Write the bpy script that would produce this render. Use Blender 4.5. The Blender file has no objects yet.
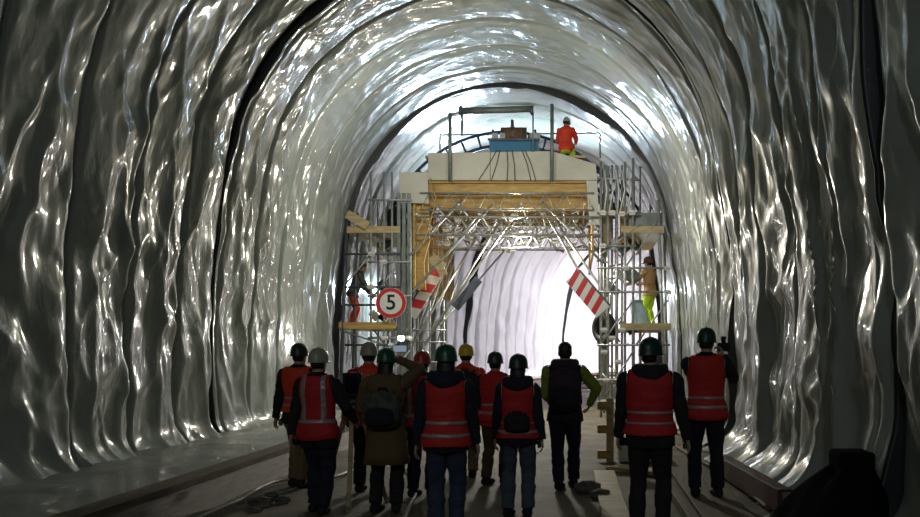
import bpy, bmesh, math, random
import numpy as np
from mathutils import Vector, Matrix
random.seed(7)
S = bpy.context.scene
C = S.collection
PI = math.pi
V = Vector
F = 920.0; VX = 578.0; HY = 350.0; CH = 1.68      # focal length in px, vanishing point, eye height
def P(x, y, Y):                                    # photograph position -> point at distance Y
    return V(((x - VX) * Y / F, Y, CH + (HY - y) * Y / F))

# ------------------------------------------------------------------ materials
def nmat(name, col, rough=.6, metal=0, nscale=0, namt=.15, bump=0, bscale=None, spec=.5, col2=None, coat=0, stretch=None, trans=0):
    m = bpy.data.materials.new(name); m.use_nodes = True
    nt = m.node_tree; b = nt.nodes['Principled BSDF']
    b.inputs['Roughness'].default_value = rough; b.inputs['Metallic'].default_value = metal
    b.inputs['Specular IOR Level'].default_value = spec
    b.inputs['Coat Weight'].default_value = coat
    b.inputs['Transmission Weight'].default_value = trans
    c = (*col, 1)
    tc = nt.nodes.new('ShaderNodeTexCoord'); src = tc.outputs['Object']
    if stretch:
        mp = nt.nodes.new('ShaderNodeMapping'); mp.inputs['Scale'].default_value = stretch
        nt.links.new(src, mp.inputs[0]); src = mp.outputs[0]
    if nscale:
        n = nt.nodes.new('ShaderNodeTexNoise'); n.inputs['Scale'].default_value = nscale; n.inputs['Detail'].default_value = 6
        nt.links.new(src, n.inputs['Vector'])
        r = nt.nodes.new('ShaderNodeValToRGB')
        c2 = col2 if col2 else tuple(v * (1 - namt * 2) for v in col)
        r.color_ramp.elements[0].position = .35; r.color_ramp.elements[1].position = .68
        r.color_ramp.elements[0].color = (*c2, 1); r.color_ramp.elements[1].color = c
        nt.links.new(n.outputs[0], r.inputs[0]); nt.links.new(r.outputs[0], b.inputs['Base Color'])
    else:
        b.inputs['Base Color'].default_value = c
    if bump:
        n = nt.nodes.new('ShaderNodeTexNoise'); n.inputs['Scale'].default_value = bscale or 30; n.inputs['Detail'].default_value = 5
        nt.links.new(src, n.inputs['Vector'])
        bp = nt.nodes.new('ShaderNodeBump'); bp.inputs['Strength'].default_value = bump; bp.inputs['Distance'].default_value = .02
        nt.links.new(n.outputs[0], bp.inputs['Height']); nt.links.new(bp.outputs[0], b.inputs['Normal'])
    return m
def emat(name, col, st):
    m = bpy.data.materials.new(name); m.use_nodes = True
    b = m.node_tree.nodes['Principled BSDF']; b.inputs['Base Color'].default_value = (*col, 1)
    b.inputs['Emission Color'].default_value = (*col, 1); b.inputs['Emission Strength'].default_value = st
    return m
M = {}
M['foil'] = nmat('milky_membrane', (.33, .36, .32), .35, .0, nscale=.8, namt=.06, bump=.05, bscale=3.0, coat=.7, spec=.15)
def crinkle(m, st, dist):
    nt = m.node_tree; b = nt.nodes['Principled BSDF']; tc = nt.nodes.new('ShaderNodeTexCoord')
    n0 = nt.nodes.new('ShaderNodeTexNoise'); n0.inputs['Scale'].default_value = 1.52; n0.inputs['Detail'].default_value = 3
    mx = nt.nodes.new('ShaderNodeMix'); mx.data_type = 'VECTOR'; mx.inputs[0].default_value = .30
    mp = nt.nodes.new('ShaderNodeMapping'); mp.inputs['Scale'].default_value = (1.0, 1.0, .5)
    nt.links.new(tc.outputs['Object'], n0.inputs['Vector']); nt.links.new(tc.outputs['Object'], mp.inputs[0])
    nt.links.new(mp.outputs[0], mx.inputs[4]); nt.links.new(n0.outputs['Color'], mx.inputs[5])
    vo = nt.nodes.new('ShaderNodeTexVoronoi'); vo.feature = 'SMOOTH_F1'; vo.inputs['Scale'].default_value = 3.6; vo.inputs['Smoothness'].default_value = .35
    nt.links.new(mx.outputs[1], vo.inputs['Vector'])
    n1 = nt.nodes.new('ShaderNodeTexNoise'); n1.inputs['Scale'].default_value = 5.5; n1.inputs['Detail'].default_value = 4; n1.inputs['Distortion'].default_value = 1.2
    nt.links.new(mp.outputs[0], n1.inputs['Vector'])
    msk = nt.nodes.new('ShaderNodeTexNoise'); msk.inputs['Scale'].default_value = .9; nt.links.new(tc.outputs['Object'], msk.inputs['Vector'])
    mr = nt.nodes.new('ShaderNodeMapRange'); mr.inputs[1].default_value = .42; mr.inputs[2].default_value = .65; mr.inputs[3].default_value = .12; nt.links.new(msk.outputs[0], mr.inputs[0])
    ad = nt.nodes.new('ShaderNodeMath'); ad.operation = 'ADD'; nt.links.new(vo.outputs['Distance'], ad.inputs[0]); nt.links.new(n1.outputs[0], ad.inputs[1])
    mu = nt.nodes.new('ShaderNodeMath'); mu.operation = 'MULTIPLY'; nt.links.new(ad.outputs[0], mu.inputs[0]); nt.links.new(mr.outputs[0], mu.inputs[1])
    bp = nt.nodes.new('ShaderNodeBump'); bp.inputs['Strength'].default_value = st; bp.inputs['Distance'].default_value = dist
    nt.links.new(mu.outputs[0], bp.inputs['Height']); nt.links.new(bp.outputs[0], b.inputs['Normal']); nt.links.new(bp.outputs[0], b.inputs['Coat Normal'])
    b.inputs['Coat Roughness'].default_value = .09; b.inputs['Coat IOR'].default_value = 1.52
crinkle(M['foil'], .32, .035)
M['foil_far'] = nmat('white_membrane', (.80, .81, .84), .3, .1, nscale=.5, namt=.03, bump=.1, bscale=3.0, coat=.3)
M['black'] = nmat('joint_gap_shade', (.012, .013, .016), .45)  # shade of the gap between lapped sheets, put in as black
M['floor'] = nmat('wet_dirt_floor', (.20, .165, .105), .75, nscale=1.3, col2=(.085, .07, .045), bump=.5, bscale=6)
M['bench'] = nmat('bench_concrete', (.20, .20, .18), .6, nscale=2, namt=.2, bump=.4, bscale=9)
M['beam'] = nmat('brown_wood', (.17, .12, .07), .7, nscale=4, namt=.25, bump=.3, bscale=20, stretch=(8, .6, 8))
M['ply'] = nmat('yellow_plywood', (.62, .40, .11), .55, nscale=2.5, col2=(.36, .22, .06), bump=.2, stretch=(1, 6, 6))
M['timber'] = nmat('pale_timber', (.56, .43, .22), .6, nscale=3, namt=.18, bump=.2, stretch=(1, 6, 6))
M['cream'] = nmat('cream_formwork', (.60, .58, .47), .5, nscale=1.2, namt=.10, bump=.08, bscale=8)
M['galv'] = nmat('galvanised_steel', (.50, .51, .49), .45, .5, nscale=9, namt=.18)
M['dsteel'] = nmat('dark_steel', (.12, .14, .17), .45, .5, nscale=6, namt=.2)
M['gcol'] = nmat('grey_green_steel', (.22, .25, .23), .5, .35, nscale=5, namt=.18)
M['coupler'] = nmat('coupler_white', (.72, .72, .66), .5, .2)
M['bluesteel'] = nmat('blue_machine', (.03, .16, .28), .4)
M['rust'] = nmat('rusty_brown', (.20, .11, .07), .7, .1, nscale=12, namt=.3)
M['red'] = nmat('sign_red', (.62, .03, .03), .4)
M['white'] = nmat('sign_white', (.78, .77, .72), .45)
M['ink'] = nmat('sign_black', (.01, .01, .01), .5)
M['rubber'] = nmat('black_rubber', (.014, .014, .015), .6, bump=.1)
M['tarp'] = nmat('black_tarpaulin', (.004, .004, .005), .85, bump=.4, bscale=5, spec=.12)
M['redsteel'] = nmat('dark_red_steel', (.10, .018, .012), .6, .1, nscale=6, namt=.3)
M['hose'] = nmat('pale_hose', (.45, .42, .34), .5)
M['rock'] = nmat('rubble_stone', (.16, .15, .13), .8, nscale=8, namt=.3, bump=.5)
M['skin'] = nmat('skin', (.50, .30, .21), .5)
M['eye'] = nmat('eye', (.6, .6, .6), .2)
M['vest'] = nmat('hi_vis_orange_red', (.52, .021, .014), .75, bump=.25, bscale=14)
M['vestr'] = nmat('hi_vis_red', (.50, .016, .022), .75, bump=.25, bscale=14)
M['orange'] = nmat('hi_vis_orange', (.74, .05, .015), .7, bump=.25, bscale=14)
M['refl'] = nmat('reflective_tape', (.36, .30, .30), .4, .2)
M['dark'] = nmat('black_cloth', (.012, .012, .014), .85, bump=.3, bscale=10)
M['navy'] = nmat('navy_cloth', (.010, .012, .024), .85, bump=.3, bscale=10)
M['plum'] = nmat('plum_cloth', (.035, .018, .042), .8, bump=.3, bscale=10)
M['khaki'] = nmat('khaki_cloth', (.17, .115, .055), .85, bump=.3, bscale=10)
M['brown'] = nmat('brown_trousers', (.07, .042, .018), .85, bump=.3, bscale=10)
M['olive'] = nmat('olive_coat', (.13, .085, .035), .85, bump=.3, bscale=9)
M['jeans'] = nmat('blue_denim', (.035, .055, .10), .85, nscale=30, namt=.15, bump=.25, bscale=12)
M['ljeans'] = nmat('light_denim', (.07, .105, .14), .85, nscale=30, namt=.15, bump=.25, bscale=12)
M['lime'] = nmat('lime_cloth', (.22, .30, .02), .75, bump=.2)
M['hvyel'] = nmat('hi_vis_yellow', (.55, .80, .03), .7, bump=.2)
M['tan'] = nmat('tan_cloth', (.50, .30, .12), .8, bump=.3)
M['camo'] = nmat('grey_green_cloth', (.10, .11, .085), .85, nscale=12, namt=.3)
M['hgreen'] = nmat('helmet_green', (.008, .075, .035), .35)
M['hdgreen'] = nmat('helmet_dark_green', (.006, .035, .022), .4)
M['hwhite'] = nmat('helmet_white', (.36, .36, .28), .35)
M['hyel'] = nmat('helmet_yellow', (.75, .55, .03), .35)
M['hred'] = nmat('helmet_red', (.42, .03, .03), .35)
M['hair'] = nmat('dark_hair', (.012, .008, .006), .5, bump=.4, bscale=40)
M['bluebag'] = nmat('pale_blue_sheet', (.45, .62, .70), .35, nscale=6, namt=.1)
M['lens'] = nmat('glass_dark', (.01, .01, .02), .1)
M['lamp'] = emat('lit_lens', (1, .96, .9), 260)
M['phone'] = emat('phone_screen', (.5, .6, .8), .35)

# ------------------------------------------------------------------ mesh helpers
class MB:
    def __init__(s): s.v = []; s.f = []
    def add(s, vs, fs):
        n = len(s.v); s.v += [tuple(v) for v in vs]; s.f += [tuple(i + n for i in f) for f in fs]; return s
    def box(s, c, d, rot=None):
        c = V(c); hx, hy, hz = d[0] / 2, d[1] / 2, d[2] / 2
        vs = [V((x, y, z)) for x in (-hx, hx) for y in (-hy, hy) for z in (-hz, hz)]
        if rot is not None: vs = [rot @ v for v in vs]
        s.add([c + v for v in vs], [(0, 1, 3, 2), (4, 6, 7, 5), (0, 4, 5, 1), (2, 3, 7, 6), (0, 2, 6, 4), (1, 5, 7, 3)]); return s
    def beam(s, a, b, w, h, up=(0, 0, 1)):
        a, b = V(a), V(b); d = (b - a); L = d.length; z = d.normalized(); u = V(up)
        if abs(z.dot(u)) > .95: u = V((0, 1, 0))
        x = z.cross(u).normalized(); y = x.cross(z)
        R = Matrix((x, z, y)).transposed()
        return s.box((a + b) / 2, (w, L, h), R)
    def tube(s, pts, r, n=8, cap=True):
        pts = [V(p) for p in pts]; rs = r if isinstance(r, (list, tuple)) else [r] * len(pts)
        base = len(s.v); prev = None; vs = []
        for i, p in enumerate(pts):
            t = (pts[min(i + 1, len(pts) - 1)] - pts[max(i - 1, 0)]).normalized()
            if prev is None:
                u = V((0, 0, 1)) if abs(t.z) < .9 else V((1, 0, 0)); x = t.cross(u).normalized()
            else:
                x = (prev - t * prev.dot(t)).normalized()
            prev = x; y = t.cross(x)
            for k in range(n):
                a = 2 * PI * k / n; vs.append(p + (x * math.cos(a) + y * math.sin(a)) * rs[i])
        fs = []
        for i in range(len(pts) - 1):
            for k in range(n):
                a = i * n + k; b = i * n + (k + 1) % n; fs.append((a, b, b + n, a + n))
        if cap:
            fs.append(tuple(reversed(range(n)))); m = (len(pts) - 1) * n; fs.append(tuple(m + k for k in range(n)))
        return s.add(vs, fs)
    def loft(s, rings):                            # rings: (centre, xaxis, yaxis, a, b[, power])
        n = 20; vs = []; fs = []
        for (c, x, y, a, b) in rings:
            for k in range(n):
                t = 2 * PI * k / n; ct, st = math.cos(t), math.sin(t)
                vs.append(V(c) + V(x) * (a * ct) + V(y) * (b * st))
        for i in range(len(rings) - 1):
            for k in range(n):
                p = i * n + k; q = i * n + (k + 1) % n; fs.append((p, q, q + n, p + n))
        fs.append(tuple(reversed(range(n)))); m = (len(rings) - 1) * n; fs.append(tuple(m + k for k in range(n)))
        return s.add(vs, fs)
    def ell(s, c, r, R=None, nu=16, nv=10):
        c = V(c); vs = []; fs = []
        for j in range(1, nv):
            ph = PI * j / nv
            for k in range(nu):
                t = 2 * PI * k / nu
                v = V((r[0] * math.sin(ph) * math.cos(t), r[1] * math.sin(ph) * math.sin(t), r[2] * math.cos(ph)))
                vs.append(c + (R @ v if R else v))
        top = len(vs); v = V((0, 0, r[2])); vs.append(c + (R @ v if R else v)); v = V((0, 0, -r[2])); vs.append(c + (R @ v if R else v))
        for j in range(nv - 2):
            for k in range(nu):
                a = j * nu + k; b = j * nu + (k + 1) % nu; fs.append((a, a + nu, b + nu, b))
        for k in range(nu):
            fs.append((top, k, (k + 1) % nu)); m = (nv - 2) * nu; fs.append((top + 1, m + (k + 1) % nu, m + k))
        return s.add(vs, fs)
    def cap(s, a, b, ra, rb, n=16):                # tapered capsule
        a, b = V(a), V(b); d = (b - a).normalized(); pts = []; rs = []
        for i in range(1, 6):
            t = PI / 2 * i / 5; pts.append(a - d * ra * math.cos(t)); rs.append(ra * math.sin(t))
        for i in range(5):
            t = PI / 2 * i / 5; pts.append(b + d * rb * math.sin(t)); rs.append(rb * math.cos(t))
        return s.tube(pts, rs, n)
    def prism(s, poly, y0, y1):                    # poly in (x,z)
        n = len(poly); vs = [(p[0], y0, p[1]) for p in poly] + [(p[0], y1, p[1]) for p in poly]
        fs = [tuple(range(n)), tuple(range(2 * n - 1, n - 1, -1))] + [(i, i + n, (i + 1) % n + n, (i + 1) % n) for i in range(n)]
        return s.add(vs, fs)
    def disc_y(s, c, r0, r1, y, n=48):              # ring facing -Y
        vs = []; fs = []
        for k in range(n):
            t = 2 * PI * k / n
            vs += [(c[0] + r0 * math.cos(t), y, c[1] + r0 * math.sin(t)), (c[0] + r1 * math.cos(t), y, c[1] + r1 * math.sin(t))]
        for k in range(n):
            a = 2 * k; b = 2 * ((k + 1) % n); fs.append((a, a + 1, b + 1, b))
        return s.add(vs, fs)
    def build(s, name, mat, parent=None, smooth=False, bevel=0, auto=False):
        me = bpy.data.meshes.new(name); me.from_pydata(s.v, [], s.f); me.validate()
        bm = bmesh.new(); bm.from_mesh(me); bmesh.ops.recalc_face_normals(bm, faces=bm.faces)
        if smooth or auto:
            for f in bm.faces: f.smooth = len(f.verts) <= 4
        bm.to_mesh(me); bm.free()
        me.materials.append(M[mat] if isinstance(mat, str) else mat)
        o = bpy.data.objects.new(name, me); C.objects.link(o)
        if parent: o.parent = parent
        if bevel:
            b = o.modifiers.new('bevel', 'BEVEL'); b.width = bevel; b.segments = 2; b.limit_method = 'ANGLE'
        return o
def origin(o, p):                                  # move the origin of a mesh object to p, geometry stays
    p = V(p); o.data.transform(Matrix.Translation(-p)); o.location = p; return o
def tag(o, label, cat, group=None):
    o['label'] = label; o['category'] = cat
    if group: o['group'] = group
    return o
def empty(name, loc=(0, 0, 0), rz=0):
    o = bpy.data.objects.new(name, None); C.objects.link(o); o.location = loc; o.rotation_euler = (0, 0, rz)
    o.empty_display_size = .2; return o
def adopt(root, *kids):                            # parent kids (built in world coords) under a placed root
    for k in kids:
        k.parent = root
        k.data.transform(Matrix.LocRotScale(root.location, root.rotation_euler, None).inverted())

# ------------------------------------------------------------------ noise (numpy)
def vnoise(x, y, seed):
    rng = np.random.RandomState(seed); T = rng.rand(256, 256)
    xi = np.floor(x).astype(int); yi = np.floor(y).astype(int); fx = x - xi; fy = y - yi
    fx = fx * fx * fx * (fx * (fx * 6 - 15) + 10); fy = fy * fy * fy * (fy * (fy * 6 - 15) + 10)
    g = lambda a, b: T[a % 256, b % 256]
    return (g(xi, yi) * (1 - fx) + g(xi + 1, yi) * fx) * (1 - fy) + (g(xi, yi + 1) * (1 - fx) + g(xi + 1, yi + 1) * fx) * fy
def fbm(x, y, seed, o=3):
    r = 0; a = 1; t = 0
    for i in range(o): r = r + a * vnoise(x * 2 ** i + 7.3 * i, y * 2 ** i + 3.1 * i, seed + i); t += a; a *= .5
    return r / t - .5
def ridge(n):                                      # sharp creases where the noise crosses zero, calm between
    t = np.sqrt(np.clip(np.abs(n) * 3.2, 0, 1) ** 2 + .003); return np.clip(1 - t, 0, 1) ** 1.8 + .25

# ------------------------------------------------------------------ tunnel
XC = -1.78; RC = 95.0; S0 = 24.0
def path(s):
    s = np.asarray(s, float); th = np.clip((s - S0) / RC, 0, None)
    x = XC + RC * (1 - np.cos(th)); y = np.where(s < S0, s, S0 + RC * np.sin(th))
    return x, y, th
prof = [(-4.42, .0), (-4.46, 1.0), (-4.46, 2.1), (-4.40, 3.1), (-4.26, 4.1)]
for a in np.linspace(175, 5, 40): prof.append((4.2 * math.cos(math.radians(a)), 4.3 + 4.2 * math.sin(math.radians(a))))
prof += [(4.26, 4.1), (4.40, 3.1), (4.46, 2.1), (4.46, 1.0), (4.42, .0)]
prof = np.array(prof)
seg = np.r_[0, np.cumsum(np.hypot(*np.diff(prof, axis=0).T))]; LV = seg[-1]
def section(v):
    x = np.interp(v, seg, prof[:, 0]); z = np.interp(v, seg, prof[:, 1])
    e = .25; x0 = np.interp(v - e, seg, prof[:, 0]); x1 = np.interp(v + e, seg, prof[:, 0])
    z0 = np.interp(v - e, seg, prof[:, 1]); z1 = np.interp(v + e, seg, prof[:, 1])
    tx, tz = x1 - x0, z1 - z0; l = np.hypot(tx, tz); return x, z, tz / l, -tx / l   # inward normal
RINGS = [7.6 - 7.85 * 2, 7.6 - 7.85, 7.6, 15.6, 23.55] + [23.55 + 7.85 * k for k in (1, 2, 4, 5, 6, 7)]
def foil_depth(s, v, amp=1.0):
    hz = np.interp(v, seg, prof[:, 1]); wall = np.clip((7.2 - hz) / 4.0, .12, 1)
    near = np.clip((27 - s) / 17, .36, 1.15)
    sw = s + .22 * fbm(s * .5, v * .35, 3) + .10 * fbm(s * 1.3, v * .9, 5)
    # panels about 1.57 m wide: sharp tucks between, soft bulges inside
    ph = (sw - 7.95) / 1.57; fr = ph - np.floor(ph); pk = np.floor(ph)
    tuck = np.exp(-(np.minimum(fr, 1 - fr) * 1.57 / np.where(s > 34, .13, .05)) ** 2)
    bulge = np.sin(PI * fr) ** .6
    pa = vnoise(pk * 3.7, v * .12, 11)
    d = .05 * bulge * (.3 + pa * 1.3) - np.where(s > 34, .20, .07) * tuck * (.5 + .5 * wall)
    # vertical folds
    n1 = fbm(s * 1.15 + .9 * fbm(s * .4, v * .5, 21), v * .16 + s * .05, 22, 2)
    d = d + .15 * wall * near * (ridge(n1 * 1.2) - .5)
    # diagonal drape folds
    n2 = fbm(s * 1.1 + v * .35 + 1.3 * fbm(s * .5, v * .4, 31), v * .55 - s * .25, 32, 2)
    d = d + .10 * (.22 + .78 * wall) * near * (ridge(n2 * 1.3) - .5)
    n2b = fbm(s * .9 - v * .4 + 1.1 * fbm(s * .6, v * .5, 35), v * .6 + s * .3, 36, 2)
    d = d + .06 * (.3 + .7 * wall) * near * (ridge(n2b * 1.3) - .5)
    # crumple
    n3 = fbm(s * 2.6 + 1.5 * fbm(s, v, 41), v * 1.5, 42, 3)
    d = d + .085 * near * n3 * (.35 + .65 * wall)
    n4 = fbm(s * 6 + 2 * fbm(s * 2, v * 2, 51), v * 3.2, 52, 2)
    d = d + .012 * n4 * (1 + 2 * np.clip(fbm(s * .7, v * .7, 57, 2) * 3, 0, 1))
    # crescents puckered along each tuck
    pk2 = np.exp(-(np.minimum(fr, 1 - fr) * 1.57 / .30) ** 2)
    d = d + .06 * pk2 * fbm(s * 3.0, v * 1.1, 61, 2)
    # every ring: the far sheet laps over and stands proud of the near one
    d = np.clip(d, -.16, .4)
    for i, r in enumerate(RINGS):
        st = (.045 if i == 4 else .0) + .30 * np.clip(vnoise(v * .55 + i * 17.0, v * 0 + i * 9.0, 71) - (.5 if i != 4 else .55), 0, 1) + .12 * np.clip(vnoise(v * 1.9, v * 0 + i * 5.0, 72) - .5, 0, 1)
        if i == 2: st = st * 1.2 + .05
        if i > 4: st = st + .10
        q = s - r
        near_ = np.exp(-(q / .16) ** 2)
        d = d * (1 - near_) + near_ * np.where(q > 0, st, -.02)
        d = d + np.where(q > .0, st * (1 - near_) * np.exp(-np.clip(q, 0, None) / .8), 0)
    # foot of the sheet flares out over bench or kerb
    f = np.clip(1 - hz / .55, 0, 1)
    d = d + (.42 + .25 * vnoise(s * 1.7, v * 0, 81)) * f ** 2.2
    return d * amp * np.where(s > 34, 1.5, 1.0)
def grid_obj(name, s, v, dfun, mats, vr=None, kind='structure'):
    Sg, Vg = np.meshgrid(s, v, indexing='ij')
    d = dfun(Sg, Vg); x, z, nx, nz = section(Vg)
    u = x + nx * d; zz = z + nz * d
    cx, cy, th = path(Sg)
    X = cx + u * np.cos(th); Y = cy - u * np.sin(th)
    pos = np.stack([X, Y, zz], -1)
    ds = np.gradient(pos, axis=0); dv = np.gradient(pos, axis=1)
    nr = np.cross(ds, dv); nr /= np.linalg.norm(nr, axis=-1, keepdims=True) + 1e-9
    out = []
    for nm, v0, v1 in (vr or [(name, 0, len(v) - 1)]):
        p = pos[:, v0:v1 + 1].reshape(-1, 3); nn = nr[:, v0:v1 + 1].reshape(-1, 3)
        ns, nv = len(s), v1 - v0 + 1
        idx = np.arange(ns * nv).reshape(ns, nv)
        q = np.stack([idx[:-1, :-1], idx[1:, :-1], idx[1:, 1:], idx[:-1, 1:]], -1).reshape(-1, 4)
        me = bpy.data.meshes.new(nm)
        me.vertices.add(len(p)); me.vertices.foreach_set('co', p.astype(np.float32).ravel())
        me.loops.add(len(q) * 4); me.loops.foreach_set('vertex_index', q.astype(np.int32).ravel())
        me.polygons.add(len(q)); me.polygons.foreach_set('loop_start', (np.arange(len(q)) * 4).astype(np.int32))
        me.polygons.foreach_set('use_smooth', np.ones(len(q), bool))
        me.update(); me.materials.append(M[mats])
        me.normals_split_custom_set_from_vertices(nn.astype(np.float32))
        o = bpy.data.objects.new(nm, me); C.objects.link(o)
        if kind: o['kind'] = kind
        out.append(o)
    return out
def vsplit(v):
    hz = np.interp(v, seg, prof[:, 1]); a = int(np.argmax(hz > 4.6)); b = len(v) - 1 - int(np.argmax(hz[::-1] > 4.6)); return a, b
for (s, dv, mt, tagname) in ((np.arange(4.2, 24.0001, .033), .055, 'foil', ''), (np.arange(-14, 4.2001, .14), .14, 'foil', '_behind'),
                       (np.arange(23.967, 34.0, .07), .10, 'foil', '_section'), (np.arange(33.96, 95, .07), .2, 'foil_far', '_beyond')):
    v = np.linspace(0, LV, int(LV / dv)); a, b = vsplit(v)
    grid_obj('lining', s, v, foil_depth, mt, [('wall_left' + tagname, 0, a), ('ceiling' + tagname, a, b), ('wall_right' + tagname, b, len(v) - 1)])
# black bands at the ring joints, painting the shade in the lap gap
for i, r in enumerate(RINGS[:8]):
    v = np.linspace(.05, LV - .05, 160)
    top = foil_depth(np.full_like(v, r + .045), v)
    o, = grid_obj('trim_%d' % (i + 1), np.array([r - .05, r - .035, r - .02, r + .01]), v, lambda a, b: np.stack([top * 0 - .2, top - .02, top + .012, top + .012]), 'black')
# floor, bench, kerb
def strip(name, s, us, zs, mat, rough=0, seed=5, smooth=True):
    Sg, Ug = np.meshgrid(s, np.array(us, float), indexing='ij'); Z = np.broadcast_to(np.array(zs, float), Sg.shape).copy()
    if rough: Z += rough * fbm(Sg * 1.4, Ug * 1.4 + 50, seed, 4)
    cx, cy, th = path(Sg)
    p = np.stack([cx + Ug * np.cos(th), cy - Ug * np.sin(th), Z], -1).reshape(-1, 3)
    ns, nu = Sg.shape; idx = np.arange(ns * nu).reshape(ns, nu)
    q = np.stack([idx[:-1, :-1], idx[:-1, 1:], idx[1:, 1:], idx[1:, :-1]], -1).reshape(-1, 4)
    me = bpy.data.meshes.new(name); me.from_pydata(p.tolist(), [], q.tolist()); me.materials.append(M[mat])
    for f in me.polygons: f.use_smooth = smooth
    o = bpy.data.objects.new(name, me); C.objects.link(o); o['kind'] = 'structure'; return o
strip('floor', np.arange(-14, 95, .12), np.arange(-4.7, 4.71, .12), np.zeros(79), 'floor', .035)
BT = .26
M['foilflat'] = nmat('dusty_membrane', (.34, .36, .33), .45, nscale=1.5, namt=.15, bump=.6, bscale=5, coat=.2)
strip('floor_bench', np.arange(-14, 60, .12), np.linspace(-4.8, -2.60, 20), [BT] * 20, 'foilflat', .08, 9)
strip('trim_bench_face', np.arange(-14, 60, .25), [-2.60, -2.45, -2.30, -2.28, -2.05], [BT - .02, BT - .04, BT - .05, .06, -.06], 'beam', .02, 9)
b = strip('trim_bench_edge', np.arange(-14, 60, .5), [-2.62, -2.62, -2.36, -2.36], [BT - .1, BT + .035, BT + .03, BT - .12], 'beam', .012, 15, False)

# ------------------------------------------------------------------ gantry
GY = 23.0; GB = 30.0
G = empty('formwork_gantry', (-1.9, GY, 0)); GR = G
tag(G, 'big scaffold gantry with cream and yellow timber formwork spanning the tunnel', 'scaffold')
def part(mb, name, mat, parent=None, **k):
    o = mb.build(name, mat, None, **k); o.parent = parent or G
    o.data.transform(Matrix.Translation(-G.location)); return o
def tube_part(name, pts, r=.03, mat='galv', parent=None):
    return part(MB().tube(pts, r, 8), name, mat, parent, auto=True)
def clamp(p, parent=None, r=.07):
    mb = MB().box(p, (r * 1.5, r * 1.2, r * 1.3)); mb.tube([V(p) + V((-r, -.05, 0)), V(p) + V((r, -.05, 0))], r * .45, 6)
    return part(mb, 'coupler', 'coupler', parent)
def pxpoly(pts, Y): return [(P(x, y, Y).x, P(x, y, Y).z) for x, y in pts]
# cream end panels
for poly in ([(399, 172), (428, 172), (428, 203), (399, 203)], [(428, 153), (490, 152), (490, 180), (428, 180)], [(490.4, 152), (552, 151), (552, 180), (490.4, 180)], [(552.4, 151), (596, 164), (597, 180), (552.4, 180)], [(586, 180.4), (597, 180.4), (600, 225), (590, 225)]):
    part(MB().prism(pxpoly(poly, GY), GY, GY + .12), 'end_panel', 'cream', bevel=.01)
zt = P(0, 178, GY).z; zdeck = P(0, 153, GY).z - .05
# timber soffit running back, in boards/beams across
xl = P(418, 0, GY).x; xr = P(592, 0, GY).x
for k in range(12):
    y0 = GY + .15 + k * .58
    part(MB().box(((xl + xr) / 2, y0 + .27, zt - .05), (xr - xl, .50, .10)), 'soffit_panel', 'ply', bevel=.008)
    part(MB().box(((xl + xr) / 2, y0 + .1, zt - .22), (xr - xl - .1, .09, .22)), 'formwork_beam', 'ply', bevel=.008)
part(MB().box(((xl + xr) / 2, (GY + GB) / 2 + .1, zdeck), (xr - xl - .3, GB - GY - .2, .06)), 'top_deck', 'timber')
# inner side formwork, left and right
for k in range(8):
    y0 = GY + .12 + k * .85
    part(MB().box((xl - .12, y0 + .42, 4.35), (.06, .80, 2.25)), 'side_panel', 'ply', bevel=.008)
    part(MB().box((xl - .02, y0 + .42, 4.3), (.12, .10, 2.1)), 'side_rib', 'timber')
for k in range(4):
    part(MB().box((xr + .02, GY + .2 + k * 1.7 + .7, 4.75), (.06, 1.5, 1.3)), 'side_panel', 'ply', bevel=.008)
for poly in ([(428, 179), (590, 181), (590, 192), (428, 191)], [(416, 188), (597, 191), (597, 208), (416, 207)]):
    part(MB().prism(pxpoly(poly, GY + .25 + .15 * (poly[0][1] > 185)), GY + .3 + .2 * (poly[0][1] > 185), GY + .4 + .2 * (poly[0][1] > 185)), 'fascia_beam', 'ply', bevel=.01)
part(MB().prism(pxpoly([(410, 200), (428, 200), (430, 240), (424, 262), (426, 290), (411, 288)], GY + .3), GY + .3, GY + .36), 'fascia_panel', 'ply', bevel=.01)
# lattice girders
def lattice(x0, x1, yt, yb, Y, n, r=.024, mat='galv'):
    a = P(x0, yt, Y); b = P(x1, yt, Y); c = P(x0, yb, Y); d = P(x1, yb, Y)
    mb = MB().tube([a, b], r, 8).tube([c, d], r, 8)
    for i in range(n):
        f0 = i / n; f1 = (i + .5) / n; f2 = (i + 1) / n
        mb.tube([c.lerp(d, f0), a.lerp(b, f1)], r * .6, 6); mb.tube([a.lerp(b, f1), c.lerp(d, f2)], r * .6, 6)
    return part(mb, 'lattice_girder', mat, auto=True)
lattice(420, 594, 193, 210, GY - .05, 9); lattice(415, 600, 217, 235, GY - .1, 10)
lattice(430, 600, 214, 226, 25.2, 12); lattice(432, 600, 222, 236, 26.8, 12); lattice(440, 602, 237, 250, 29.2, 11)
lattice(425, 598, 236, 248, 24.4, 12, .018)
for k in range(9):                                  # long tubes running back under the soffit
    x = -4.0 + k * .52; z = 5.05 + .12 * (k % 3)
    tube_part('long_tube', [(x, GY - .2, z), (x, GB, z)], .028)
for k in range(64):
    x = random.uniform(-4.1, .5); y = random.uniform(GY + .2, GB - .5); z = random.uniform(4.6, 5.5)
    clamp((x, y, z), r=random.uniform(.05, .10))
for k in range(70):
    x = random.uniform(-4.1, .3); y = random.uniform(GY + .2, GB - 1.5); z = random.uniform(4.65, 5.3)
    a = V((x, y, z)); tube_part('spindle', [a, a + V((random.uniform(-.5, .5), random.uniform(-.2, .6), random.uniform(-.15, .45)))], .028)
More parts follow.
